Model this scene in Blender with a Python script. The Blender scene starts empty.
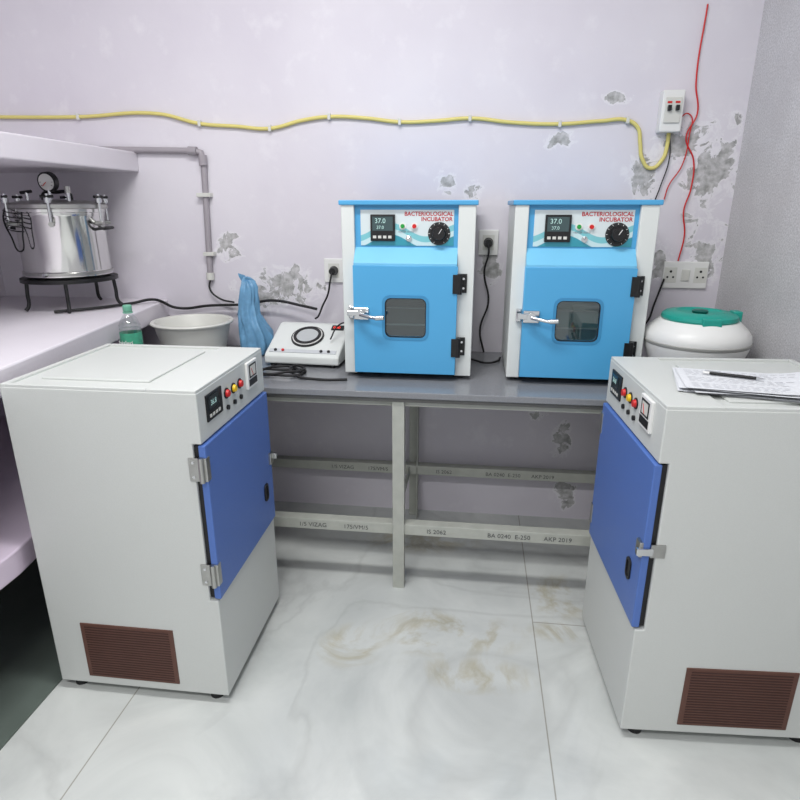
import bpy, bmesh, math, random
from mathutils import Vector, Matrix, noise as mnoise
random.seed(4)
scene=bpy.context.scene
COL=scene.collection
scene.view_settings.view_transform='Standard'
scene.view_settings.exposure=0.0
def lin(c):
    r=[]
    for v in c[:3]:
        v/=255.0
        r.append(v/12.92 if v<=0.04045 else ((v+0.055)/1.055)**2.4)
    return (r[0],r[1],r[2],1.0)
MATS={}
def mat(name,rgb,rough=0.5,metal=0.0,var=0.06,vscale=12.0,bump=0.0,bscale=200.0,spec=0.5,emit=0.0,alpha=1.0,trans=0.0,coat=0.0,ior=1.45):
    if name in MATS: return MATS[name]
    m=bpy.data.materials.new(name); m.use_nodes=True
    nt=m.node_tree; N=nt.nodes; L=nt.links
    b=N['Principled BSDF']
    tc=N.new('ShaderNodeTexCoord'); nz=N.new('ShaderNodeTexNoise'); nz.inputs['Scale'].default_value=vscale; nz.inputs['Detail'].default_value=4
    L.new(tc.outputs['Object'],nz.inputs['Vector'])
    mx=N.new('ShaderNodeMix'); mx.data_type='RGBA'
    c=lin(rgb); lo=tuple(x*(1-var) for x in c[:3])+(1,); hi=tuple(min(1,x*(1+var)) for x in c[:3])+(1,)
    mx.inputs[6].default_value=lo; mx.inputs[7].default_value=hi
    L.new(nz.outputs['Fac'],mx.inputs[0]); L.new(mx.outputs[2],b.inputs['Base Color'])
    b.inputs['Roughness'].default_value=rough; b.inputs['Metallic'].default_value=metal
    b.inputs['Specular IOR Level'].default_value=spec; b.inputs['IOR'].default_value=ior
    b.inputs['Coat Weight'].default_value=coat
    b.inputs['Transmission Weight'].default_value=trans; b.inputs['Alpha'].default_value=alpha
    if emit>0:
        b.inputs['Emission Color'].default_value=c; b.inputs['Emission Strength'].default_value=emit
    if bump>0:
        n2=N.new('ShaderNodeTexNoise'); n2.inputs['Scale'].default_value=bscale; n2.inputs['Detail'].default_value=3
        L.new(tc.outputs['Object'],n2.inputs['Vector'])
        bp=N.new('ShaderNodeBump'); bp.inputs['Strength'].default_value=bump; bp.inputs['Distance'].default_value=0.002
        L.new(n2.outputs['Fac'],bp.inputs['Height']); L.new(bp.outputs['Normal'],b.inputs['Normal'])
    MATS[name]=m; return m

# ---------- geometry helpers
def link(me,name,m=None,parent=None,loc=(0,0,0),rot=(0,0,0),smooth=False):
    o=bpy.data.objects.new(name,me); COL.objects.link(o)
    if m is not None:
        me.materials.clear(); me.materials.append(m)
    o.location=loc; o.rotation_euler=rot
    if parent: o.parent=parent
    if smooth:
        for p in me.polygons: p.use_smooth=True
    return o
def empty(name,loc=(0,0,0),rz=0.0):
    e=bpy.data.objects.new(name,None); COL.objects.link(e); e.location=loc; e.rotation_euler=(0,0,math.radians(rz)); e.empty_display_size=0.05
    return e
def box(name,x0,x1,y0,y1,z0,z1,m,parent=None,bev=0.0,seg=2):
    bm=bmesh.new(); bmesh.ops.create_cube(bm,size=1.0)
    for v in bm.verts:
        v.co=Vector(((x0+x1)/2+v.co.x*(x1-x0),(y0+y1)/2+v.co.y*(y1-y0),(z0+z1)/2+v.co.z*(z1-z0)))
    if bev>0:
        bmesh.ops.bevel(bm,geom=bm.edges[:],offset=bev,segments=seg,affect='EDGES',profile=0.5)
    me=bpy.data.meshes.new(name); bm.to_mesh(me); bm.free()
    return link(me,name,m,parent)
def prism(name,pts,z0,z1,m,parent=None,bev=0.0,loc=(0,0,0),rot=(0,0,0)):
    bm=bmesh.new(); vs=[bm.verts.new((p[0],p[1],z0)) for p in pts]; f=bm.faces.new(vs)
    r=bmesh.ops.extrude_face_region(bm,geom=[f])
    for e in r['geom']:
        if isinstance(e,bmesh.types.BMVert): e.co.z=z1
    bmesh.ops.recalc_face_normals(bm,faces=bm.faces[:])
    if bev>0: bmesh.ops.bevel(bm,geom=bm.edges[:],offset=bev,segments=2,affect='EDGES',profile=0.5)
    me=bpy.data.meshes.new(name); bm.to_mesh(me); bm.free()
    return link(me,name,m,parent,loc,rot)
def sideprism(name,pts,x0,x1,m,parent=None,bev=0.0,axis='x'):
    """profile pts in (y,z) extruded along x, or (x,z) extruded along y"""
    bm=bmesh.new()
    vs=[bm.verts.new((x0,p[0],p[1]) if axis=='x' else (p[0],x0,p[1])) for p in pts]; f=bm.faces.new(vs)
    r=bmesh.ops.extrude_face_region(bm,geom=[f])
    for e in r['geom']:
        if isinstance(e,bmesh.types.BMVert):
            if axis=='x': e.co.x=x1
            else: e.co.y=x1
    bmesh.ops.recalc_face_normals(bm,faces=bm.faces[:])
    if bev>0: bmesh.ops.bevel(bm,geom=bm.edges[:],offset=bev,segments=2,affect='EDGES',profile=0.5)
    me=bpy.data.meshes.new(name); bm.to_mesh(me); bm.free()
    return link(me,name,m,parent)
def lathe(name,prof,m,parent=None,loc=(0,0,0),rot=(0,0,0),seg=48,smooth=True,autosm=True):
    bm=bmesh.new(); rings=[]
    for (r,z) in prof:
        if r<1e-5: rings.append([bm.verts.new((0,0,z))])
        else: rings.append([bm.verts.new((r*math.cos(2*math.pi*i/seg),r*math.sin(2*math.pi*i/seg),z)) for i in range(seg)])
    for a,b in zip(rings[:-1],rings[1:]):
        for i in range(seg):
            j=(i+1)%seg
            if len(a)==1 and len(b)==1: continue
            if len(a)==1: bm.faces.new((a[0],b[j],b[i]))
            elif len(b)==1: bm.faces.new((a[i],a[j],b[0]))
            else: bm.faces.new((a[i],a[j],b[j],b[i]))
    bmesh.ops.recalc_face_normals(bm,faces=bm.faces[:])
    if autosm:
        for f in bm.faces: f.smooth=True
        for e in bm.edges:
            if len(e.link_faces)==2 and e.calc_face_angle()>math.radians(38): e.smooth=False
    me=bpy.data.meshes.new(name); bm.to_mesh(me); bm.free()
    return link(me,name,m,parent,loc,rot)
def cyl(name,p0,p1,r,m,parent=None,seg=20,r2=None):
    p0=Vector(p0);p1=Vector(p1); d=p1-p0; h=d.length
    if r2 is None: r2=r
    o=lathe(name,[(0,0),(r,0),(r2,h),(0,h)],m,parent,seg=seg)
    q=d.to_track_quat('Z','Y'); o.rotation_mode='QUATERNION'; o.rotation_quaternion=q; o.location=p0
    return o
def from_curve(cu,name,m,parent=None,loc=(0,0,0),rot=(0,0,0),smooth=False):
    o=bpy.data.objects.new('tmp',cu); COL.objects.link(o)
    dg=bpy.context.evaluated_depsgraph_get(); dg.update()
    me=bpy.data.meshes.new_from_object(o.evaluated_get(dg))
    bpy.data.objects.remove(o); me.name=name
    return link(me,name,m,parent,loc,rot,smooth)
def wire(name,pts,r,m,parent=None,cyclic=False,smooth=True,poly=False):
    cu=bpy.data.curves.new(name,'CURVE'); cu.dimensions='3D'; cu.bevel_depth=r; cu.bevel_resolution=3; cu.resolution_u=10; cu.use_fill_caps=True
    if poly:
        s=cu.splines.new('POLY'); s.points.add(len(pts)-1)
        for a,p in zip(s.points,pts): a.co=(p[0],p[1],p[2],1)
    else:
        s=cu.splines.new('BEZIER'); s.bezier_points.add(len(pts)-1)
        for a,p in zip(s.bezier_points,pts):
            a.co=p; a.handle_left_type='AUTO'; a.handle_right_type='AUTO'
    s.use_cyclic_u=cyclic
    return from_curve(cu,name,m,parent,smooth=True)
def text(name,body,size,m,parent,loc,rot,align='LEFT',ext=0.0006,off=0.008):
    cu=bpy.data.curves.new(name,'FONT'); cu.body=body; cu.size=size; cu.align_x=align; cu.extrude=ext; cu.resolution_u=3; cu.offset=size*off
    return from_curve(cu,name,m,parent,loc,rot)
def holed(name,outer,inner,th,m,parent,loc,rot,bev=0.0):
    cu=bpy.data.curves.new(name,'CURVE'); cu.dimensions='2D'; cu.fill_mode='BOTH'; cu.extrude=th/2; cu.bevel_depth=bev; cu.bevel_resolution=2
    for pts in (outer,inner):
        s=cu.splines.new('POLY'); s.points.add(len(pts)-1)
        for a,p in zip(s.points,pts): a.co=(p[0],p[1],0,1)
        s.use_cyclic_u=True
    return from_curve(cu,name,m,parent,loc,rot)
def rrect(cx,cy,w,h,r,n=5):
    pts=[]
    for (sx,sy,a0) in ((1,1,0),(-1,1,90),(-1,-1,180),(1,-1,270)):
        for i in range(n+1):
            a=math.radians(a0+90*i/n)
            pts.append((cx+sx*(w/2-r)+r*math.cos(a),cy+sy*(h/2-r)+r*math.sin(a))) if False else pts.append((cx+sx*(w/2-r)+r*math.cos(a),cy+sy*(h/2-r)+r*math.sin(a)))
    return pts
R90=math.radians(90)

# ---------- materials
BLACK=mat('black_plastic',(22,22,24),0.4)
RUB=mat('black_rubber',(28,28,30),0.6)
CABW=mat('powder_coat_grey_white',(200,203,200),0.42,var=0.05,vscale=350,bump=0.15,bscale=500)
CABB=mat('powder_coat_blue',(80,112,180),0.4,var=0.07,vscale=300,bump=0.2,bscale=500)
INCW=mat('incubator_white',(212,216,214),0.35,var=0.02)
INCB=mat('incubator_blue',(78,160,208),0.34,var=0.04,vscale=6)
STEEL=mat('polished_steel',(222,222,220),0.12,metal=1.0,var=0.05,vscale=8)
STEELB=mat('brushed_steel',(180,180,177),0.3,metal=1.0,var=0.1,vscale=60)
CHROME=mat('chrome',(210,212,214),0.15,metal=1.0)
IRON=mat('painted_angle_iron',(172,174,166),0.5,var=0.16,vscale=25,bump=0.2,bscale=120)
GRAN=mat('table_granite',(128,130,134),0.2,var=0.14,vscale=220)
GRANE=mat('table_edge',(96,96,94),0.5,var=0.1,vscale=60)
LILAC=mat('lilac_plaster',(216,211,218),0.6,var=0.05,vscale=5,bump=0.3,bscale=60)
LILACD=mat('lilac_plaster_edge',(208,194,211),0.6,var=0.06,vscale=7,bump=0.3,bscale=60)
WHITE=mat('white_plastic',(224,224,222),0.35,var=0.02)
CREAM=mat('cream_plastic',(206,206,200),0.4,var=0.03)
TEAL=mat('teal_plastic',(30,150,136),0.35,var=0.04)
TEALD=mat('teal_dark',(10,88,80),0.4)
BROWN=mat('vent_brown',(92,60,50),0.55,var=0.2,vscale=40)
BROWND=mat('vent_dark',(62,38,33),0.7)
RED=mat('red_plastic',(200,30,30),0.35)
REDT=mat('red_ink',(180,40,52),0.5)
YEL=mat('yellow_plastic',(232,190,20),0.35)
GRN=mat('green_plastic',(30,150,60),0.35)
PAPER=mat('paper',(216,218,222),0.85,var=0.02)
INK=mat('ink_grey',(140,142,150),0.8)
YCAB=mat('yellow_cable',(214,202,122),0.45,var=0.06)
PVC=mat('grey_pvc',(156,150,156),0.45)
SCREEN=mat('lcd_screen',(38,46,50),0.2)
LCD=mat('lcd_segments',(170,205,200),0.4,emit=0.15)
LEDR=mat('led_red',(230,60,50),.4,emit=1.0)
TUB=mat('tub_plastic',(208,208,202),0.35,var=0.02)

def nodes(m):
    m.use_nodes=True; return m.node_tree.nodes,m.node_tree.links,m.node_tree.nodes['Principled BSDF']
def math_node(N,L,op,a,b=None,c=None,clamp=False):
    n=N.new('ShaderNodeMath'); n.operation=op; n.use_clamp=clamp
    for i,x in enumerate((a,b,c)):
        if x is None: continue
        if isinstance(x,(int,float)): n.inputs[i].default_value=x
        else: L.new(x,n.inputs[i])
    return n.outputs[0]
def maprange(N,L,v,a,b,c=0.0,d=1.0):
    n=N.new('ShaderNodeMapRange'); n.inputs[1].default_value=a; n.inputs[2].default_value=b; n.inputs[3].default_value=c; n.inputs[4].default_value=d
    L.new(v,n.inputs[0]); return n.outputs[0]
def mixc(N,L,f,a,b):
    n=N.new('ShaderNodeMix'); n.data_type='RGBA'
    for i,x in ((0,f),(6,a),(7,b)):
        if isinstance(x,(int,float,tuple)): n.inputs[i].default_value=x
        else: L.new(x,n.inputs[i])
    return n.outputs[2]
def noise(N,L,vec,scale,detail=5,rough=0.55,dist=0.0):
    n=N.new('ShaderNodeTexNoise'); n.inputs['Scale'].default_value=scale; n.inputs['Detail'].default_value=detail; n.inputs['Roughness'].default_value=rough; n.inputs['Distortion'].default_value=dist
    L.new(vec,n.inputs['Vector']); return n.outputs['Fac']
def ellmask(N,L,pos,lst):
    out=None
    for (c,r) in lst:
        s=N.new('ShaderNodeVectorMath'); s.operation='SUBTRACT'; L.new(pos,s.inputs[0]); s.inputs[1].default_value=c
        d=N.new('ShaderNodeVectorMath'); d.operation='DIVIDE'; L.new(s.outputs[0],d.inputs[0]); d.inputs[1].default_value=r
        l=N.new('ShaderNodeVectorMath'); l.operation='LENGTH'; L.new(d.outputs[0],l.inputs[0])
        v=math_node(N,L,'SUBTRACT',1.0,l.outputs['Value'],clamp=True)
        out=v if out is None else math_node(N,L,'MAXIMUM',out,v)
    return out

# wall with peeling lilac paint
WALL=bpy.data.materials.new('lilac_wall_paint'); N,L,b=nodes(WALL)
geo=N.new('ShaderNodeNewGeometry'); pos=geo.outputs['Position']
big=noise(N,L,pos,1.6,4); base=mixc(N,L,maprange(N,L,big,0.35,0.65),lin((208,203,212)),lin((217,213,220)))
med=noise(N,L,pos,9,6,0.6); base=mixc(N,L,maprange(N,L,med,0.56,0.72,0,0.5),base,lin((226,223,228)))
patches=[((.88,2.55,1.50),(.13,.5,.26)),((.89,2.55,1.22),(.10,.5,.2)),((.62,2.55,1.47),(.09,.5,.12)),((.74,2.55,1.60),(.12,.5,.10)),
 ((-.13,2.55,1.47),(.06,.5,.06)),((-.02,2.55,1.44),(.05,.5,.05)),((.30,2.55,1.62),(.08,.5,.05)),((.50,2.55,1.76),(.07,.5,.03)),
 ((-.80,2.55,1.05),(.22,.5,.10)),((-.95,2.55,1.0),(.15,.5,.12)),((.404,2.55,.386),(.06,.5,.11)),((.447,2.55,.13),(.07,.5,.10)),
 ((.30,2.55,.5),(.05,.5,.04)),((-1.05,2.55,1.2),(.08,.5,.08)),((.06,2.55,1.15),(.06,.5,.10)),((.72,2.55,1.15),(.08,.5,.12))]
em=ellmask(N,L,pos,patches)
n3=noise(N,L,pos,14,7,0.62,0.6)
val=math_node(N,L,'ADD',math_node(N,L,'MULTIPLY',em,0.30),n3)
halo=maprange(N,L,val,0.56,0.63); peel=maprange(N,L,val,0.665,0.68)
has=maprange(N,L,em,0.01,0.12)
halo=math_node(N,L,'MULTIPLY',halo,has); peel=math_node(N,L,'MULTIPLY',peel,has)
n4=noise(N,L,pos,40,5)
grey=mixc(N,L,maprange(N,L,n4,.35,.65),lin((146,146,144)),lin((200,198,200)))
c1=mixc(N,L,math_node(N,L,'MULTIPLY',halo,0.6),base,lin((230,228,232))); c2=mixc(N,L,peel,c1,grey)
L.new(c2,b.inputs['Base Color']); b.inputs['Roughness'].default_value=0.62
bp=N.new('ShaderNodeBump'); bp.inputs['Strength'].default_value=0.5; bp.inputs['Distance'].default_value=0.003
h=math_node(N,L,'SUBTRACT',math_node(N,L,'MULTIPLY',noise(N,L,pos,25,4),0.5),peel); L.new(h,bp.inputs['Height']); L.new(bp.outputs[0],b.inputs['Normal'])

# speckled grey wall (right)
GW=bpy.data.materials.new('grey_speckled_wall'); N,L,b=nodes(GW)
geo=N.new('ShaderNodeNewGeometry'); pos=geo.outputs['Position']
a=noise(N,L,pos,170,3,0.7); c=mixc(N,L,maprange(N,L,a,0.36,0.64),lin((172,171,173)),lin((214,213,215)))
a2=noise(N,L,pos,6,5,0.6); c=mixc(N,L,maprange(N,L,a2,0.4,0.75,0,0.5),c,lin((170,168,170)))
L.new(c,b.inputs['Base Color']); b.inputs['Roughness'].default_value=0.4

# marble floor
FL=bpy.data.materials.new('marble_floor'); N,L,b=nodes(FL)
geo=N.new('ShaderNodeNewGeometry'); pos=geo.outputs['Position']
cl=noise(N,L,pos,2.2,6,0.6,0.8); base=mixc(N,L,maprange(N,L,cl,0.35,0.7),lin((210,213,210)),lin((186,190,188)))
v1=noise(N,L,pos,1.3,5,0.5,1.0); vein=maprange(N,L,math_node(N,L,'ABSOLUTE',math_node(N,L,'SUBTRACT',v1,0.5)),0.0,0.03,1,0)
base=mixc(N,L,math_node(N,L,'MULTIPLY',vein,0.22),base,lin((150,152,150)))
em=ellmask(N,L,pos,[((-.06,1.70,0),(.30,.14,1)),((.05,1.52,0),(.20,.09,1)),((.36,1.95,0),(.14,.16,1)),((-.20,2.28,0),(.30,.12,1)),((-.36,1.60,0),(.12,.12,1)),((.33,1.75,0),(.12,.06,1))])
v2=noise(N,L,pos,3.0,6,0.6,1.6)
gold=maprange(N,L,math_node(N,L,'ABSOLUTE',math_node(N,L,'SUBTRACT',v2,0.5)),0.0,0.085,1,0)
gold=math_node(N,L,'MULTIPLY',gold,maprange(N,L,em,0.0,0.5),clamp=True)
gcol=mixc(N,L,noise(N,L,pos,18,5),lin((190,178,140)),lin((138,130,102)))
base=mixc(N,L,math_node(N,L,'MULTIPLY',gold,0.55),base,gcol)
sep=N.new('ShaderNodeSeparateXYZ'); L.new(pos,sep.inputs[0])
def joint(o,off,step):
    f=math_node(N,L,'FRACT',math_node(N,L,'DIVIDE',math_node(N,L,'SUBTRACT',o,off),step))
    f=math_node(N,L,'MINIMUM',f,math_node(N,L,'SUBTRACT',1.0,f))
    return maprange(N,L,f,0.001,0.0022,1,0)
jx=joint(sep.outputs[0],0.245-4.8,1.2)
jy=math_node(N,L,'MULTIPLY',joint(sep.outputs[1],1.79-4.8,1.2),maprange(N,L,sep.outputs[0],.244,.246))
j=math_node(N,L,'MAXIMUM',jx,jy)
base=mixc(N,L,math_node(N,L,'MULTIPLY',j,0.6),base,lin((118,112,96)))
L.new(base,b.inputs['Base Color']); b.inputs['Roughness'].default_value=0.14

# ---------- room shell
XL,XR,YB,YF,ZC=-2.15,0.965,2.55,-1.3,2.9
box('floor',XL-.1,XR+.1,YF,YB+.1,-.1,0,FL)
box('wall_back',XL-.1,XR+.1,YB,YB+.1,0,ZC,WALL)
box('wall_left',XL-.1,XL,YF,YB,0,ZC,LILAC)
box('wall_right',XR,XR+.1,YF,YB,0,ZC,GW)
CEIL=mat('ceiling_white',(228,228,230),0.8,var=0.02)
box('ceiling',XL-.1,XR+.1,YF,YB+.1,ZC,ZC+.1,CEIL)

# ---------- left counter and shelf
DKSHADE=mat('dark_green_floor_shade',(96,106,100),0.35,var=0.25,vscale=6)
prism('floor_shade_strip',[(XL,.6),(-1.205,.6),(-1.205,1.2),(-1.205,2.0),(-1.36,YB),(XL,YB)],0,0.006,DKSHADE)  # added green-grey floor strip, its dark colour holds the shade under the counter
ct=empty('concrete_counter',(0,0,0))
prism('counter_top',[(XL,.6),(-1.195,.6),(-1.195,1.3),(-1.36,YB),(XL,YB)],.905,.98,LILAC,ct,bev=.006)
prism('lower_shelf',[(XL,.6),(-1.225,.6),(-1.225,1.3),(-1.39,YB),(XL,YB)],.40,.475,LILACD,ct,bev=.005)
box('support_wall',XL,-1.42,2.3,2.38,.006,.905,LILACD,ct,bev=.003)
box('support_wall_near',XL,-1.27,.75,.83,.006,.905,LILACD,ct,bev=.003)
box('concrete_wall_shelf',XL,-1.42,.6,YB,1.513,1.59,LILAC,bev=.005)

# ---------- workbench
tb=empty('laboratory_workbench',(0,0,0))
box('granite_top',-1.31,.955,1.915,2.545,.757,.78,GRAN,tb,bev=.003)
box('under_board',-1.30,.95,1.925,2.54,.742,.757,GRANE,tb)
box('front_rail_upper',-1.2,.93,1.945,1.95,.722,.742,IRON,tb)
for nm,x in (('a',-1.18),('b',-.243),('c',.90)):
    for k,(y0,sg) in (('front',(1.93,1)),('back',(2.50,-1))):
        box('leg_%s_%s_face'%(nm,k),x-.021,x+.021,y0-.002,y0+.004,0,.742,IRON,tb,bev=.001)
        box('leg_%s_%s_web'%(nm,k),x+.0155,x+.0205,min(y0,y0+sg*.04),max(y0,y0+sg*.04),0.001,.742,IRON,tb,bev=.001)
    box('cross_%s'%nm,x-.02,x-.015,1.935,2.495,.22,.26,IRON,tb)
    box('cross_top_%s'%nm,x-.02,x+.02,1.935,2.495,.735,.742,IRON,tb)
for k,y0,s in (('front',1.937,1),('back',2.46,1)):
    box('rail_%s_face'%k,-1.2,.92,y0,y0+.005,.225,.265,IRON,tb,bev=.001)
    box('rail_%s_ledge'%k,-1.2,.92,y0+.001,y0+.042*s,.262,.267,IRON,tb,bev=.001)
PR=mat('print_dark',(84,86,86),0.7)
for k,y0 in (('front',1.9362),('back',2.4592)):
    for i,x in enumerate((-.62,-.45,-.14,.08,.28)):
        text('stamp_%s_%d'%(k,i),['1/5 VIZAG','175/VM/5','IS 2062','BA 0240  E-250','AKP 2019'][i],.024,PR,tb,(x,y0,.236),(R90,0,0),ext=.0002,off=.0)

# ---------- storage cabinets
def cabinet(name,loc,rz):
    e=empty(name,loc,rz); hy=.235
    sideprism('body',[(-.26,.03),(.26,.03),(.26,.352),(.236,.352),(.236,.812),(.26,.812),(.26,.945),(-.26,.945)],-hy,hy,CABW,e,bev=.003,axis='y')
    box('rim_back',-.259,-.244,-hy+.001,hy-.001,.943,.952,CABW,e,bev=.002)
    box('rim_side_a',-.2439,.13,-hy+.001,-hy+.015,.943,.952,CABW,e,bev=.002)
    box('rim_side_b',-.2439,.13,hy-.015,hy-.001,.943,.952,CABW,e,bev=.002)
    box('head_cover',.13,.259,-hy+.001,hy-.001,.943,.952,CABW,e,bev=.002)
    box('top_inset',-.20,.10,-.16,.18,.944,.951,CABW,e,bev=.003)
    box('gasket',.235,.249,-hy+.008,hy-.008,.36,.806,RUB,e)
    box('door',.249,.268,-hy+.002,hy-.002,.358,.808,CABB,e,bev=.003)
    for i,z in enumerate((.744,.435)):
        box('hinge_leaf_%d'%i,.222,.252,-hy-.004,-hy+.001,z-.032,z+.032,STEELB,e,bev=.001)
        cyl('hinge_pin_%d'%i,(.256,-hy-.005,z-.034),(.256,-hy-.005,z+.034),.007,STEELB,e,12)
        box('hinge_leaf_door_%d'%i,.256,.270,-hy-.003,-hy+.018,z-.032,z+.032,STEELB,e,bev=.001)
        for dz in (-.02,.02): cyl('screw_%d_%d'%(i,int(dz*100)),(.234,-hy-.006,z+dz),(.234,-hy-.003,z+dz),.004,CHROME,e,10)
    box('latch_plate',.215,.250,hy-.001,hy+.004,.565,.60,STEELB,e,bev=.001)
    box('latch_arm',.245,.285,hy-.002,hy+.010,.573,.592,CHROME,e,bev=.002)
    box('latch_keeper',.266,.276,hy-.03,hy-.002,.562,.602,STEELB,e,bev=.002)
    holed('handle_bezel',rrect(0,0,.034,.06,.014),rrect(0,0,.022,.046,.009),.004,BLACK,e,(.270,hy-.075,.485),(R90,0,R90))
    box('handle_recess',.2682,.2692,hy-.088,hy-.062,.46,.51,BLACK,e)
    box('display_bezel',.259,.264,-.190,-.095,.855,.925,BLACK,e,bev=.001)
    box('display_screen',.263,.2655,-.180,-.120,.885,.918,SCREEN,e)
    text('display_digits','36.8',.020,LCD,e,(.2658,-.170,.894),(R90,0,R90),ext=.0002)
    for i in range(4): box('display_key_%d'%i,.2635,.2655,-.178+.018*i,-.168+.018*i,.864,.872,CREAM,e)
    for i,(y,mm) in enumerate(((-.060,RED),(-.012,YEL),(.035,RED))):
        cyl('indicator_base_%d'%i,(.259,y,.893),(.263,y,.893),.015,BLACK,e,20)
        cyl('indicator_%d'%i,(.262,y,.893),(.270,y,.893),.011,mm,e,20,r2=.009)
        cyl('indicator_low_%d'%i,(.259,y,.853),(.266,y,.853),.007,BLACK,e,12)
    box('meter_frame',.259,.268,.085,.165,.858,.938,WHITE,e,bev=.002)
    box('meter_band',.2675,.2690,.093,.157,.866,.886,BLACK,e)
    box('meter_window',.2675,.2690,.097,.153,.890,.930,BLACK,e)
    box('meter_face',.2685,.2693,.104,.146,.895,.925,CREAM,e)
    cyl('meter_needle',(.2695,.125,.896),(.2695,.112,.918),.001,RED,e,6)
    for k,yy in (('a',-hy),('b',hy)):
        sg=-1 if yy<0 else 1
        ya,yb=sorted((yy-sg*.001,yy+sg*.003))
        box('vent_plate_'+k,-.165,.115,ya,yb,.058,.243,BROWN,e,bev=.001)
        for i in range(20):
            z=.066+i*.0086
            ya,yb=sorted((yy+sg*.0028,yy+sg*.0038))
            box('louver_gap_%s_%d'%(k,i),-.152,.102,ya,yb,z,z+.0036,BROWND,e)
    for i,(x,y) in enumerate(((-.22,-.2),(.21,-.2),(-.22,.2),(.21,.2))):
        cyl('foot_%d'%i,(x,y,0),(x,y,.032),.02,RUB,e,16)
    return e
cabinet('laboratory_cabinet',(-.92,1.55,0),0)
cabinet('laboratory_cabinet',(.684,1.583,0),183.2)

# ---------- bench incubators
LAB=bpy.data.materials.new('incubator_label'); N,L,b=nodes(LAB)
tc=N.new('ShaderNodeTexCoord'); o=tc.outputs['Object']
sp=N.new('ShaderNodeSeparateXYZ'); L.new(o,sp.inputs[0])
w=math_node(N,L,'SINE',math_node(N,L,'MULTIPLY',sp.outputs[0],26.0))
hh=math_node(N,L,'ADD',sp.outputs[2],math_node(N,L,'MULTIPLY',w,.022))
m1=maprange(N,L,hh,.500,.502,1,0); m2=maprange(N,L,hh,.482,.484,1,0); m3=maprange(N,L,hh,.520,.522,1,0)
c=mixc(N,L,m3,lin((206,216,218)),lin((120,188,196))); c=mixc(N,L,m1,c,lin((190,216,220))); c=mixc(N,L,m2,c,lin((50,144,162)))
L.new(c,b.inputs['Base Color']); b.inputs['Roughness'].default_value=.3
def thinglass(name,tint,refl):
    g=bpy.data.materials.new(name); g.use_nodes=True; nt=g.node_tree; nt.nodes.clear()
    out=nt.nodes.new('ShaderNodeOutputMaterial'); mx=nt.nodes.new('ShaderNodeMixShader'); tr=nt.nodes.new('ShaderNodeBsdfTransparent'); gl=nt.nodes.new('ShaderNodeBsdfGlossy')
    gl.inputs['Roughness'].default_value=.04; tr.inputs[0].default_value=tint; mx.inputs[0].default_value=refl
    nt.links.new(tr.outputs[0],mx.inputs[1]); nt.links.new(gl.outputs[0],mx.inputs[2]); nt.links.new(mx.outputs[0],out.inputs[0]); return g
GLS=thinglass('window_glass',(.75,.82,.82,1),.10)
PET=thinglass('clear_pet',(.95,.97,.97,1),.20)
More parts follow.
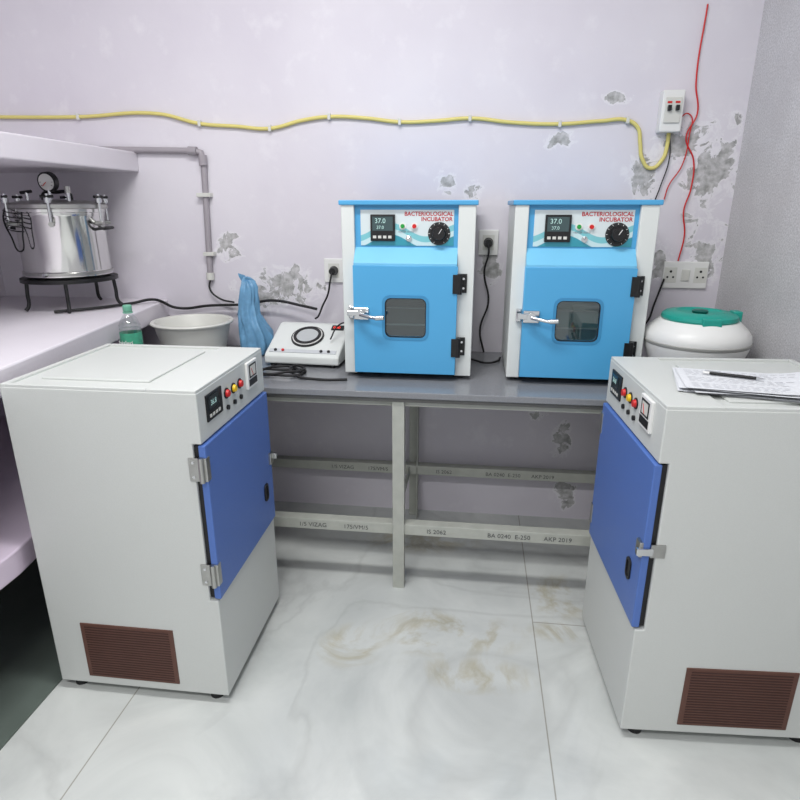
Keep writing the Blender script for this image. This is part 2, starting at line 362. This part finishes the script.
def incubator(name,loc,inner):
    e=empty(name,loc)
    for i,(x,y) in enumerate(((-.19,.02),(.19,.02),(-.19,.33),(.19,.33))): cyl('foot_%d'%i,(x,y,0),(x,y,.018),.018,RUB,e,16)
    box('shell',-.228,.228,0.0,.37,.015,.602,INCW,e,bev=.004)
    box('top_cap',-.235,.235,-.040,.375,.600,.616,INCB,e,bev=.003)
    box('side_flange_left',-.2282,-.183,-.034,.004,.015,.601,INCW,e,bev=.003)
    box('side_flange_right',.170,.2282,-.034,.004,.015,.601,INCW,e,bev=.003)
    box('control_panel',-.184,.171,-.018,.004,.44,.601,INCB,e,bev=.001)
    sideprism('sloped_ledge',[(0,.462),(-.019,.462),(-.062,.412),(-.062,.400),(0,.400)],-.1835,.1705,mat('incubator_blue_light',(112,184,220),.32),e,bev=.001)
    box('lower_fascia',-.184,.171,-.02,.004,.015,.405,INCB,e)
    box('label_plate',-.163,.155,-.0205,-.017,.468,.585,LAB,e)
    box('controller_bezel',-.128,-.044,-.030,-.020,.483,.570,BLACK,e,bev=.002)
    box('controller_screen',-.121,-.051,-.0308,-.0295,.517,.563,mat('lcd_dark',(64,82,84),.15),e)
    text('controller_digits','37.0',.022,LCD,e,(-.113,-.031,.542),(R90,0,0),ext=.0002,off=0)
    text('controller_digits_low','37.0',.015,LCD,e,(-.107,-.031,.523),(R90,0,0),ext=.0002,off=0)
    for i in range(4): box('controller_key_%d'%i,-.119+i*.0175,-.108+i*.0175,-.032,-.0295,.492,.501,CREAM,e)
    text('label_text_1','BACTERIOLOGICAL',.0185,REDT,e,(.152,-.0212,.566),(R90,0,0),align='RIGHT',ext=.0002,off=.02)
    text('label_text_2','INCUBATOR',.0185,REDT,e,(.150,-.0212,.549),(R90,0,0),align='RIGHT',ext=.0002,off=.02)
    for i,(x,mm) in enumerate(((-.018,GRN),(.022,RED))):
        cyl('lamp_base_%d'%i,(x,-.020,.532),(x,-.024,.532),.012,WHITE,e,20); cyl('lamp_%d'%i,(x,-.022,.532),(x,-.030,.532),.007,mm,e,20)
    text('lamp_caption','HEATER MAINS',.008,INK,e,(-.034,-.0212,.511),(R90,0,0),ext=.0002,off=0)
    cyl('toggle_base',(.003,-.020,.492),(.003,-.025,.492),.010,CHROME,e,16); cyl('toggle',(.003,-.022,.492),(.003,-.04,.497),.004,CHROME,e,10)
    dx,dz=.106,.508
    cyl('dial_scale',(dx,-.0200,dz),(dx,-.0225,dz),.038,mat('dial_black',(40,42,44),.4),e,32)
    for i in range(11):
        a=math.radians(-150+i*30); cyl('tick_%d'%i,(dx+.031*math.sin(a),-.023,dz+.031*math.cos(a)),(dx+.036*math.sin(a),-.023,dz+.036*math.cos(a)),.0009,WHITE,e,6)
    cyl('knob_skirt',(dx,-.022,dz),(dx,-.030,dz),.029,BLACK,e,32); cyl('knob',(dx,-.028,dz),(dx,-.048,dz),.024,BLACK,e,24,r2=.020)
    cyl('knob_mark',(dx,-.0485,dz),(dx+.010,-.0485,dz+.016),.0012,WHITE,e,6)
    cx,cz,w,h=-.003,.226,.152,.146
    X0,X1,Z0,Z1=-.184,.172,.028,.402
    def oct(w,h,c): return rrect(cx,cz,w,h,c,3)
    holed('door',[(X0,Z0),(X1,Z0),(X1,Z1),(X0,Z1)],oct(w,h,.022),.040,INCB,e,(0,-.045,0),(R90,0,0),bev=.0015)
    holed('window_frame',oct(w+.012,h+.012,.026),oct(w-.008,h-.008,.020),.003,mat('window_rim',(60,136,182),.35),e,(0,-.0665,0),(R90,0,0))
    holed('window_gasket',oct(w-.004,h-.004,.021),oct(w-.014,h-.014,.018),.004,BLACK,e,(0,-.0645,0),(R90,0,0))
    box('window_pane',cx-w/2,cx+w/2,-.061,-.059,cz-h/2,cz+h/2,GLS,e)
    box('chamber_back',cx-w/2-.002,cx+w/2+.002,-.0245,-.022,cz-h/2-.002,cz+h/2+.002,inner,e)
    for i,z in enumerate((-.03,.03)):
        box('chamber_tray_%d'%i,cx-w/2,cx+w/2,-.045,-.025,cz+z,cz+z+.003,mat('tray_grey',(110,118,120),.5),e)
    for i,z in enumerate((.125,.345)):
        box('hinge_plate_door_%d'%i,.158,.178,-.072,-.066,z-.032,z+.032,BLACK,e,bev=.001)
        box('hinge_plate_side_%d'%i,.178,.205,-.042,-.034,z-.032,z+.032,BLACK,e,bev=.001)
        cyl('hinge_barrel_%d'%i,(.181,-.064,z-.034),(.181,-.064,z+.034),.009,BLACK,e,12)
        for dzz in (-.016,.016): cyl('hinge_screw_%d_%d'%(i,int(dzz*1000)),(.194,-.042,z+dzz),(.194,-.0445,z+dzz),.004,CHROME,e,8)
    z=.240
    box('latch_keeper',-.207,-.188,-.05,-.034,z-.022,z+.022,CHROME,e,bev=.003)
    box('latch_body',-.184,-.130,-.076,-.066,z-.021,z+.021,CHROME,e,bev=.003)
    cyl('latch_boss',(-.158,-.074,z),(-.158,-.094,z),.015,CHROME,e,20)
    box('latch_bridge',-.205,-.150,-.084,-.074,z-.008,z+.012,CHROME,e,bev=.003)
    wire('latch_lever',[(-.158,-.092,z),(-.13,-.105,z-.004),(-.098,-.112,z-.008),(-.078,-.114,z-.006)],.0065,CHROME,e)
    cyl('latch_grip',(-.100,-.112,z-.008),(-.072,-.114,z-.006),.009,CHROME,e,14)
    return e
IN1=mat('chamber_dark',(52,58,62),.4,var=.2,vscale=8)
IN2=mat('chamber_teal',(64,98,100),.4,var=.25,vscale=8)
incubator('bacteriological_incubator',(-.231,2.125,.78),IN1)
incubator('bacteriological_incubator',(.352,2.13,.78),IN2)

# ---------- pressure autoclave
AC=empty('pressure_steam_sterilizer',(-1.63,2.29,.98))
R=.160
lathe('vessel',[(0,.128),(R-.01,.128),(R,.136),(R,.153),(R-.003,.156),(R-.003,.355),(R,.36),(R,.372),(R+.004,.374),(R+.004,.385),(0,.385)],STEEL,AC,seg=64)
lathe('vessel_band',[(R-.002,.140),(R+.004,.142),(R+.004,.152),(R-.002,.154)],STEELB,AC,seg=64)
lathe('lid',[(R+.010,.385),(R+.014,.389),(R+.014,.402),(R+.008,.408),(R-.02,.413),(.09,.418),(0,.421)],STEELB,AC,seg=64)
lathe('stand_ring',[(R-.02,.112),(R+.018,.112),(R+.018,.126),(R-.02,.127),(R-.02,.112)],BLACK,AC,seg=48)
for i,a in enumerate((-62,-128,90,20)):
    a=math.radians(a); c,s=math.cos(a),math.sin(a)
    wire('stand_leg_%d'%i,[((R)*c,(R)*s,.118),((R+.004)*c,(R+.004)*s,.07),((R+.008)*c,(R+.008)*s,.02),((R+.02)*c,(R+.02)*s,.006)],.007,BLACK,AC)
for i in range(6):
    a=math.radians(-90+25+i*60); c,s=math.cos(a),math.sin(a)
    r1=R+.022
    cyl('clamp_bolt_%d'%i,(r1*c,r1*s,.322),(r1*c,r1*s,.440),.005,CHROME,AC,10)
    cyl('clamp_lug_%d'%i,((R-.002)*c,(R-.002)*s,.332),((R+.03)*c,(R+.03)*s,.332),.009,STEELB,AC,10)
    cyl('clamp_nut_%d'%i,(r1*c,r1*s,.408),(r1*c,r1*s,.425),.012,CHROME,AC,12)
    cyl('wing_%d'%i,(r1*c-.022*s,r1*s+.022*c,.430),(r1*c+.022*s,r1*s-.022*c,.430),.0055,BLACK,AC,10)
for sg in (-1,1):
    wire('side_handle_%d'%sg,[(sg*(R-.004),-.03,.31),(sg*(R+.035),-.03,.315),(sg*(R+.04),0.0,.315),(sg*(R+.035),.03,.315),(sg*(R-.004),.03,.31)],.006,BLACK,AC)
for k in range(5):
    wire('wire_rack_%d'%k,[(-.165,-.08,.385-.016*k),(-.13,-.135,.38-.016*k),(-.07,-.168,.372-.016*k),(-.03,-.175,.37-.016*k)],.0022,BLACK,AC)
wire('wire_rack_bail',[(-.165,-.08,.39),(-.14,-.13,.35),(-.09,-.17,.29),(-.055,-.178,.235),(-.035,-.177,.30),(-.025,-.175,.376)],.003,BLACK,AC)
wire('lid_handle',[(-.06,.0,.414),(-.055,0,.441),(0,0,.448),(.055,0,.441),(.06,0,.414)],.007,BLACK,AC)
gz=.482
cyl('gauge_stem',(.015,-.06,.411),(.015,-.06,.455),.006,CHROME,AC,12)
cyl('gauge_body',(.015,-.045,gz+.003),(.015,-.068,gz),.036,BLACK,AC,32)
cyl('gauge_dial',(.015,-.066,gz+.0005),(.015,-.0695,gz),.030,WHITE,AC,32)
for i in range(9):
    a=math.radians(-120+i*30); cyl('gauge_tick_%d'%i,(.015+.021*math.sin(a),-.0700,gz+.021*math.cos(a)),(.015+.027*math.sin(a),-.0700,gz+.027*math.cos(a)),.0009,BLACK,AC,6)
cyl('gauge_needle',(.015,-.0708,gz),(-.001,-.0708,gz-.014),.0013,RED,AC,6)
cyl('valve_stem',(.09,-.06,.41),(.09,-.06,.445),.007,CHROME,AC,12); cyl('valve_cap',(.09,-.06,.443),(.09,-.06,.467),.011,STEELB,AC,12)
cyl('steam_cock',(-.08,-.06,.41),(-.08,-.06,.445),.006,CHROME,AC,12); cyl('steam_cock_lever',(-.105,-.06,.445),(-.06,-.06,.45),.006,BLACK,AC,10)
cyl('drain_spigot',(.02,-R+.002,.147),(.02,-R-.02,.147),.007,CHROME,AC,12)

# hose on counter
wire('black_rubber_hose',[(-1.60,2.12,.989),(-1.50,2.22,.989),(-1.42,2.36,.989),(-1.36,2.44,.993),(-1.30,2.50,.95),(-1.15,2.515,.96),(-.98,2.51,.97),(-.86,2.50,.99),(-.72,2.49,.97),(-.66,2.48,.96)],.006,RUB)

# ---------- water bottle
bt=empty('water_bottle',(-1.225,2.0,.78))
lathe('bottle_body',[(0,.004),(.030,.0),(.036,.006),(.036,.05),(.033,.056),(.036,.064),(.036,.085),(.0365,.165),(.037,.180),(.034,.196),(.026,.214),(.0145,.232),(.0135,.245),(0,.246)],PET,bt)
for i,z in enumerate((.07,.176,.190)): lathe('body_rib_%d'%i,[(.0350,z-.003),(.0375,z),(.0350,z+.003)],PET,bt)
lathe('label',[(.0368,.100),(.0376,.100),(.0376,.165),(.0368,.165)],mat('label_green',(70,158,128),.4,var=.5,vscale=60),bt)
text('label_lettering','bisleri',.022,WHITE,bt,(-.026,-.0384,.125),(R90,0,0))
lathe('cap',[(0,.262),(.013,.262),(.0155,.259),(.0155,.243),(.0145,.240),(0,.240)],mat('cap_green',(110,176,150),.4),bt)
lathe('neck_ring',[(.012,.234),(.017,.234),(.017,.238),(.012,.238)],mat('cap_green',(110,176,150),.4),bt)

# ---------- tub
tu=empty('plastic_wash_basin',(-1.155,2.345,.78))
lathe('basin',[(0,0),(.11,0),(.122,.008),(.150,.125),(.156,.135),(.164,.137),(.166,.142),(.163,.146),(.150,.146),(.145,.140),(.117,.014),(.105,.008),(0,.008)],TUB,tu,seg=64)
# ---------- blue bag
BAG=mat('blue_polythene',(104,152,188),.3,var=.35,vscale=35,bump=.9,bscale=30)
bm=bmesh.new(); seg=72; rings=[]
prof=[(.0,0),(.050,.0),(.068,.010),(.074,.04),(.072,.08),(.064,.12),(.056,.15),(.048,.18),(.042,.205),(.038,.225),(.036,.25),(.034,.27),(.028,.29),(.016,.302),(0,.306)]
for i,(r,z) in enumerate(prof):
    ring=[]
    for k in range(seg):
        a=2*math.pi*k/seg
        rid=abs(mnoise.noise(Vector((math.cos(a)*3.2,math.sin(a)*3.2,z*14))))
        f=1+.30*mnoise.noise(Vector((math.cos(a)*1.8,math.sin(a)*1.8,z*10)))-.35*rid*(z>.005)+.05*math.sin(a*9+z*45)*(z>.02)
        off=-.028*(z/.3)**1.5+.010*math.sin(z*28)
        zz=z+(.022*mnoise.noise(Vector((math.cos(a)*2.4,math.sin(a)*2.4,z*8))) if z>.02 else 0)
        rr=max(r,.001)
        ring.append(bm.verts.new((rr*f*math.cos(a)+off,rr*f*.8*math.sin(a),zz)))
    rings.append(ring)
for A,B in zip(rings[:-1],rings[1:]):
    for k in range(seg): bm.faces.new((A[k],A[(k+1)%seg],B[(k+1)%seg],B[k]))
for s,(dx,hh2) in enumerate(((-.018,.05),(.014,.035))):
    pv=None
    for q in range(7):
        t=q/6; a0=bm.verts.new((-.03+dx*t-.010*(1-t*.4),.006*math.sin(t*6),.285+hh2*t)); a1=bm.verts.new((-.03+dx*t+.012+.010*t,-.006*math.cos(t*5),.285+hh2*t-.008*t))
        if pv: bm.faces.new((pv[0],pv[1],a1,a0))
        pv=(a0,a1)
me=bpy.data.meshes.new('plastic_bag'); bm.to_mesh(me); bm.free()
link(me,'blue_plastic_bag',BAG,None,(-.905,2.39,.781),smooth=True)

# ---------- colony counter
cc=empty('digital_colony_counter',(-.655,2.19,.78),-3)
sideprism('housing',[(0,.012),(0,.042),(.012,.052),(.195,.135),(.225,.135),(.24,.125),(.24,.012)],-.150,.150,INCW,cc,bev=.007)
sl=math.atan2(.083,.183)
T=empty('panel_pivot'); T.parent=cc; T.location=(0,.012,.0525); T.rotation_euler=(sl,0,0)
cyl('ring_outer',(-.005,.108,-.002),(-.005,.108,.006),.066,BLACK,T,48)
cyl('ring_white',(-.005,.108,.004),(-.005,.108,.0085),.060,WHITE,T,48)
lathe('ring_inner',[(.044,.0),(.056,.0),(.056,.004),(.044,.004),(.044,0)],BLACK,T,loc=(-.005,.108,.0080))
cyl('centre_plate',(-.005,.108,.008),(-.005,.108,.0100),.043,mat('glass_grey',(176,180,182),.2),T,40)
box('display',.078,.130,.160,.190,-.001,.004,BLACK,T,bev=.001)
text('display_digits','000',.02,LEDR,T,(.085,.167,.0045),(0,0,0),ext=.0002)
box('button_panel',-.135,.135,.004,.024,-.001,.002,mat('panel_pale',(190,194,198),.4),T)
for i,x in enumerate((-.11,-.08,.075,.105)): cyl('button_%d'%i,(x,.014,.001),(x,.014,.007),.006,(BLACK,RED,BLACK,BLACK)[i],T,14)
for i,(x,y) in enumerate(((-.12,.02),(.12,.02),(-.12,.22),(.12,.22))): cyl('foot_%d'%i,(x,y,0),(x,y,.014),.012,RUB,cc,14)
wire('probe_cord',[(.13,.20,.12),(.142,.16,.150),(.12,.10,.145),(.10,.07,.10)],.003,RUB,cc)

# coiled cord in front of it
pts=[]
for i in range(40):
    a=i*math.pi/9; r=.068+.010*math.sin(i*.9); pts.append((-.700+r*1.15*math.cos(a)+.006*math.sin(i*.5),2.085+r*.85*math.sin(a),.785+.004*(i/9)+.002*math.sin(i)))
pts+= [(-.62,2.03,.790),(-.56,2.02,.786),(-.50,2.015,.786),(-.44,2.03,.786)]
wire('coiled_power_cord',pts,.0048,RUB)

# ---------- centrifuge
cf=empty('laboratory_centrifuge',(.757,2.12,.78))
lathe('body',[(0,.015),(.118,.015),(.125,.022),(.130,.06),(.148,.10),(.163,.140),(.168,.172),(.165,.190),(.152,.208),(.130,.228),(.124,.234),(0,.234)],WHITE,cf,seg=64)
lathe('seam',[(.1665,.155),(.1690,.160),(.1695,.165),(.167,.168)],mat('seam_grey',(160,160,156),.5),cf,seg=64)
lathe('lid',[(.0,.233),(.116,.233),(.120,.240),(.118,.250),(.108,.258),(.075,.263),(.070,.257),(.055,.252),(0,.252)],TEAL,cf,seg=64)
lathe('lid_knob',[(0,.252),(.020,.252),(.024,.256),(.026,.262),(.020,.266),(0,.267)],TEALD,cf,seg=32)
box('lid_clip',.100,.130,-.02,.02,.226,.264,TEAL,cf,bev=.004)
box('lid_latch',-.03,.03,-.125,-.105,.226,.254,TEAL,cf,bev=.004)
box('speed_panel',-.05,.05,-.138,-.12,.03,.065,mat('panel_blue_grey',(120,132,150),.4),cf,bev=.003)
for i in range(4):
    a=math.radians(45+90*i); cyl('foot_%d'%i,(.09*math.cos(a),.09*math.sin(a),0),(.09*math.cos(a),.09*math.sin(a),.017),.016,RUB,cf,14)

# ---------- papers and pen on the right cabinet
pp=empty('paper_stack',(.675,1.52,.9535),-9)
def bend(x,y,k):
    return .010*max(0,(x/.297+.5-.7)/.3)**2*k+.004*max(0,(.2-(y/.21+.5))/.2)**2*k
for i in range(7):
    random.seed(i+3); a=math.radians(random.uniform(-8,8)) if i<6 else 0; ox,oy=(random.uniform(-.014,.014),random.uniform(-.012,.012)) if i<6 else (0,0)
    bm=bmesh.new(); nx,ny=14,10; vs=[]
    for jx in range(nx+1):
        for jy in range(ny+1):
            x=(jx/nx-.5)*.297; y=(jy/ny-.5)*.21
            z=.0016*i+bend(x,y,i/6)
            vs.append(bm.verts.new((x*math.cos(a)-y*math.sin(a)+ox,x*math.sin(a)+y*math.cos(a)+oy,z)))
    for jx in range(nx):
        for jy in range(ny):
            k=jx*(ny+1)+jy; bm.faces.new((vs[k],vs[k+ny+1],vs[k+ny+2],vs[k+1]))
    me=bpy.data.meshes.new('sheet'); bm.to_mesh(me); bm.free(); link(me,'sheet_%d'%i,PAPER,pp)
bm=bmesh.new()
for i in range(15):
    random.seed(i)
    if i in (5,10): continue
    x=-.130; xe=.13*random.uniform(.4,1.0)
    while x<xe:
        w=random.uniform(.006,.022)
        y0=.084-i*.0115
        q=[(x,y0),(x+w,y0),(x+w,y0+.0014),(x,y0+.0014)]
        bm.faces.new([bm.verts.new((u,v,.0096+.0005+bend(u,v,1))) for u,v in q]); x+=w+.006
me=bpy.data.meshes.new('handwriting'); bm.to_mesh(me); bm.free(); link(me,'handwriting',INK,pp)
pn=empty('ballpoint_pen',(.665,1.555,.9690),-22)
cyl('barrel',(-.06,0,0),(.045,0,0),.0042,BLACK,pn,12); cyl('tip',(.045,0,0),(.062,0,0),.004,CHROME,pn,12,r2=.001); cyl('cap_end',(-.075,0,0),(-.06,0,0),.0035,WHITE,pn,12)
box('clip',-.072,-.035,-.0015,.0015,.004,.006,CHROME,pn)

# ---------- wall fittings
def sock(name,x,z,w,h,n,plug=True):
    e=empty(name,(x,YB,z))
    box('plate',-w/2,w/2,-.010,0,-h/2,h/2,WHITE,e,bev=.003)
    box('back_box',-w/2+.004,w/2-.004,-.006,0,-h/2+.004,h/2-.004,CREAM,e)
    for i in range(n):
        cx=-w/2+w*(i+.5)/n
        if i%2==0:
            for (dx,dz,r) in ((0,.014,.005),(-.011,-.008,.004),(.011,-.008,.004)): cyl('hole_%d_%d'%(i,int(dz*1000+dx*100)),(cx+dx,-.0095,dz),(cx+dx,-.0112,dz),r,BLACK,e,12)
            box('insert_%d'%i,cx-.024,cx+.024,-.0105,-.009,-.03,.03,CREAM,e,bev=.001)
        else:
            box('rocker_%d'%i,cx-.015,cx+.015,-.015,-.009,-.022,.022,CREAM,e,bev=.002)
    if plug:
        cx=-w/2+w*.5/n
        cyl('plug_body',(cx,-.010,0),(cx,-.045,0),.020,BLACK,e,20,r2=.014)
    return e
sock('wall_socket',-.595,1.115,.085,.10,1)
sock('wall_socket',.05,1.235,.08,.10,1)
sock('wall_socket',.83,1.115,.17,.105,3,False)
wire('plug_cable',[(-.595,2.505,1.112),(-.60,2.49,1.08),(-.615,2.50,1.02),(-.64,2.50,.97),(-.655,2.48,.93),(-.66,2.45,.925)],.004,RUB)
wire('plug_cable',[(.05,2.505,1.232),(.052,2.49,1.20),(.038,2.515,1.12),(.06,2.52,1.0),(.03,2.52,.88),(.05,2.50,.787)],.004,RUB)
wire('plug_cable',[(.60,2.50,.787),(.63,2.51,.86),(.70,2.515,.93),(.72,2.52,1.0),(.75,2.535,1.10)],.004,RUB)
wire('slack_cable',[(-.02,2.40,.786),(.02,2.36,.786),(.06,2.33,.786),(.10,2.36,.786),(.115,2.42,.786)],.004,RUB)
mcb=empty('circuit_breaker_box',(.690,YB,1.705))
box('enclosure',-.038,.038,-.05,0,-.07,.07,WHITE,mcb,bev=.004)
box('breaker_face',-.028,.028,-.056,-.049,-.040,.045,CREAM,mcb,bev=.002)
for i,x in enumerate((-.014,.014)):
    box('breaker_toggle_%d'%i,x-.006,x+.006,-.068,-.055,0,.018,BLACK,mcb,bev=.001); box('breaker_mark_%d'%i,x-.008,x+.008,-.057,-.0555,.025,.032,RED,mcb)
cd=empty('grey_conduit_pipe',(0,0,0))
wire('pipe',[(-1.72,2.537,1.605),(-1.165,2.537,1.592),(-1.135,2.537,1.585),(-1.127,2.537,1.555),(-1.145,2.537,1.09)],.0125,PVC,cd,poly=True)
lathe('elbow',[(0,-.02),(.017,-.02),(.017,.02),(0,.02)],PVC,cd,loc=(-1.128,2.533,1.555))
cyl('elbow_h',(-1.185,2.533,1.592),(-1.15,2.533,1.590),.017,PVC,cd)
for i,z in enumerate((1.42,1.18)): box('saddle_clip_%d'%i,-1.165+.004*i-.0,-1.105-.008*i,2.518,2.55,z-.008,z+.008,CREAM,cd,bev=.002)
cyl('end_bush',(-1.1445,2.537,1.10),(-1.146,2.537,1.07),.017,CREAM,cd)
wire('pipe_tail_wire',[(-1.146,2.537,1.075),(-1.15,2.53,1.03),(-1.11,2.53,.99),(-1.04,2.52,.975)],.004,RUB,cd)
yc=empty('yellow_wall_cable',(0,0,0))
P=[(-2.14,1.735),(-2.014,1.732),(-1.652,1.727),(-1.302,1.733),(-1.13,1.694),(-.98,1.682),(-.837,1.672),(-.70,1.70),(-.593,1.711),(-.45,1.704),(-.313,1.688),(-.17,1.690),(-.041,1.697),(.12,1.680),(.298,1.672),(.45,1.680),(.545,1.681),(.585,1.655),(.600,1.60),(.612,1.55),(.648,1.513),(.688,1.545),(.698,1.59),(.698,1.64)]
wire('cable_run',[(x,2.541,z) for x,z in P],.0072,YCAB,yc)
for i,k in enumerate((2,4,6,8,10,12,14,16)):
    x,z=P[k]; box('cable_clip_%d'%i,x-.006,x+.006,2.531,2.55,z-.012,z+.012,CREAM,yc,bev=.002)
rw=empty('red_wall_wire',(0,0,0))
wire('wire_a',[(.775,2.543,2.05),(.772,2.543,1.80),(.790,2.54,1.70),(.762,2.54,1.62),(.80,2.54,1.54),(.805,2.54,1.44),(.79,2.54,1.36),(.805,2.54,1.27),(.795,2.54,1.17)],.0028,RED,rw)
wire('wire_b',[(.725,2.54,1.68),(.760,2.54,1.70),(.772,2.54,1.62),(.76,2.54,1.52),(.722,2.54,1.45),(.712,2.54,1.40)],.0022,RED,rw)
wire('wire_c',[(.70,2.54,1.64),(.712,2.54,1.55),(.69,2.54,1.44),(.675,2.54,1.38),(.67,2.54,1.30)],.0022,BLACK,rw)

# ---------- lamps
TUBE=bpy.data.materials.new('tube_glow'); N,L,b=nodes(TUBE); b.inputs['Emission Color'].default_value=(.95,.98,1,1); b.inputs['Emission Strength'].default_value=6
def tube(loc,power,sx=1.2,sy=.25):
    e=empty('ceiling_tube_light',loc)
    box('fixture',-.62,.62,-.05,.05,-.04,0,WHITE,e,bev=.004)
    cyl('tube',(-.58,0,-.058),(.58,0,-.058),.014,TUBE,e,16)
    ld=bpy.data.lights.new('tube_area','AREA'); ld.shape='RECTANGLE'; ld.size=sx; ld.size_y=sy; ld.energy=power; ld.color=(1.0,1.0,.99)
    lo=bpy.data.objects.new('tube_area',ld); COL.objects.link(lo); lo.parent=e; lo.location=(0,0,-.09)
tube((-.45,1.15,ZC),34)
tube((-.6,-.55,ZC),42)
w=bpy.data.worlds.new('world'); scene.world=w; w.use_nodes=True
w.node_tree.nodes['Background'].inputs[0].default_value=(.97,.985,1.0,1); w.node_tree.nodes['Background'].inputs[1].default_value=.78

# ---------- camera
cdat=bpy.data.cameras.new('camera'); cdat.lens=27; cdat.sensor_width=36; cdat.clip_start=.01
cam=bpy.data.objects.new('camera',cdat); COL.objects.link(cam); cam.location=(0,0,1.38)
cam.rotation_euler=(math.radians(72),0,math.radians(7)); scene.camera=cam
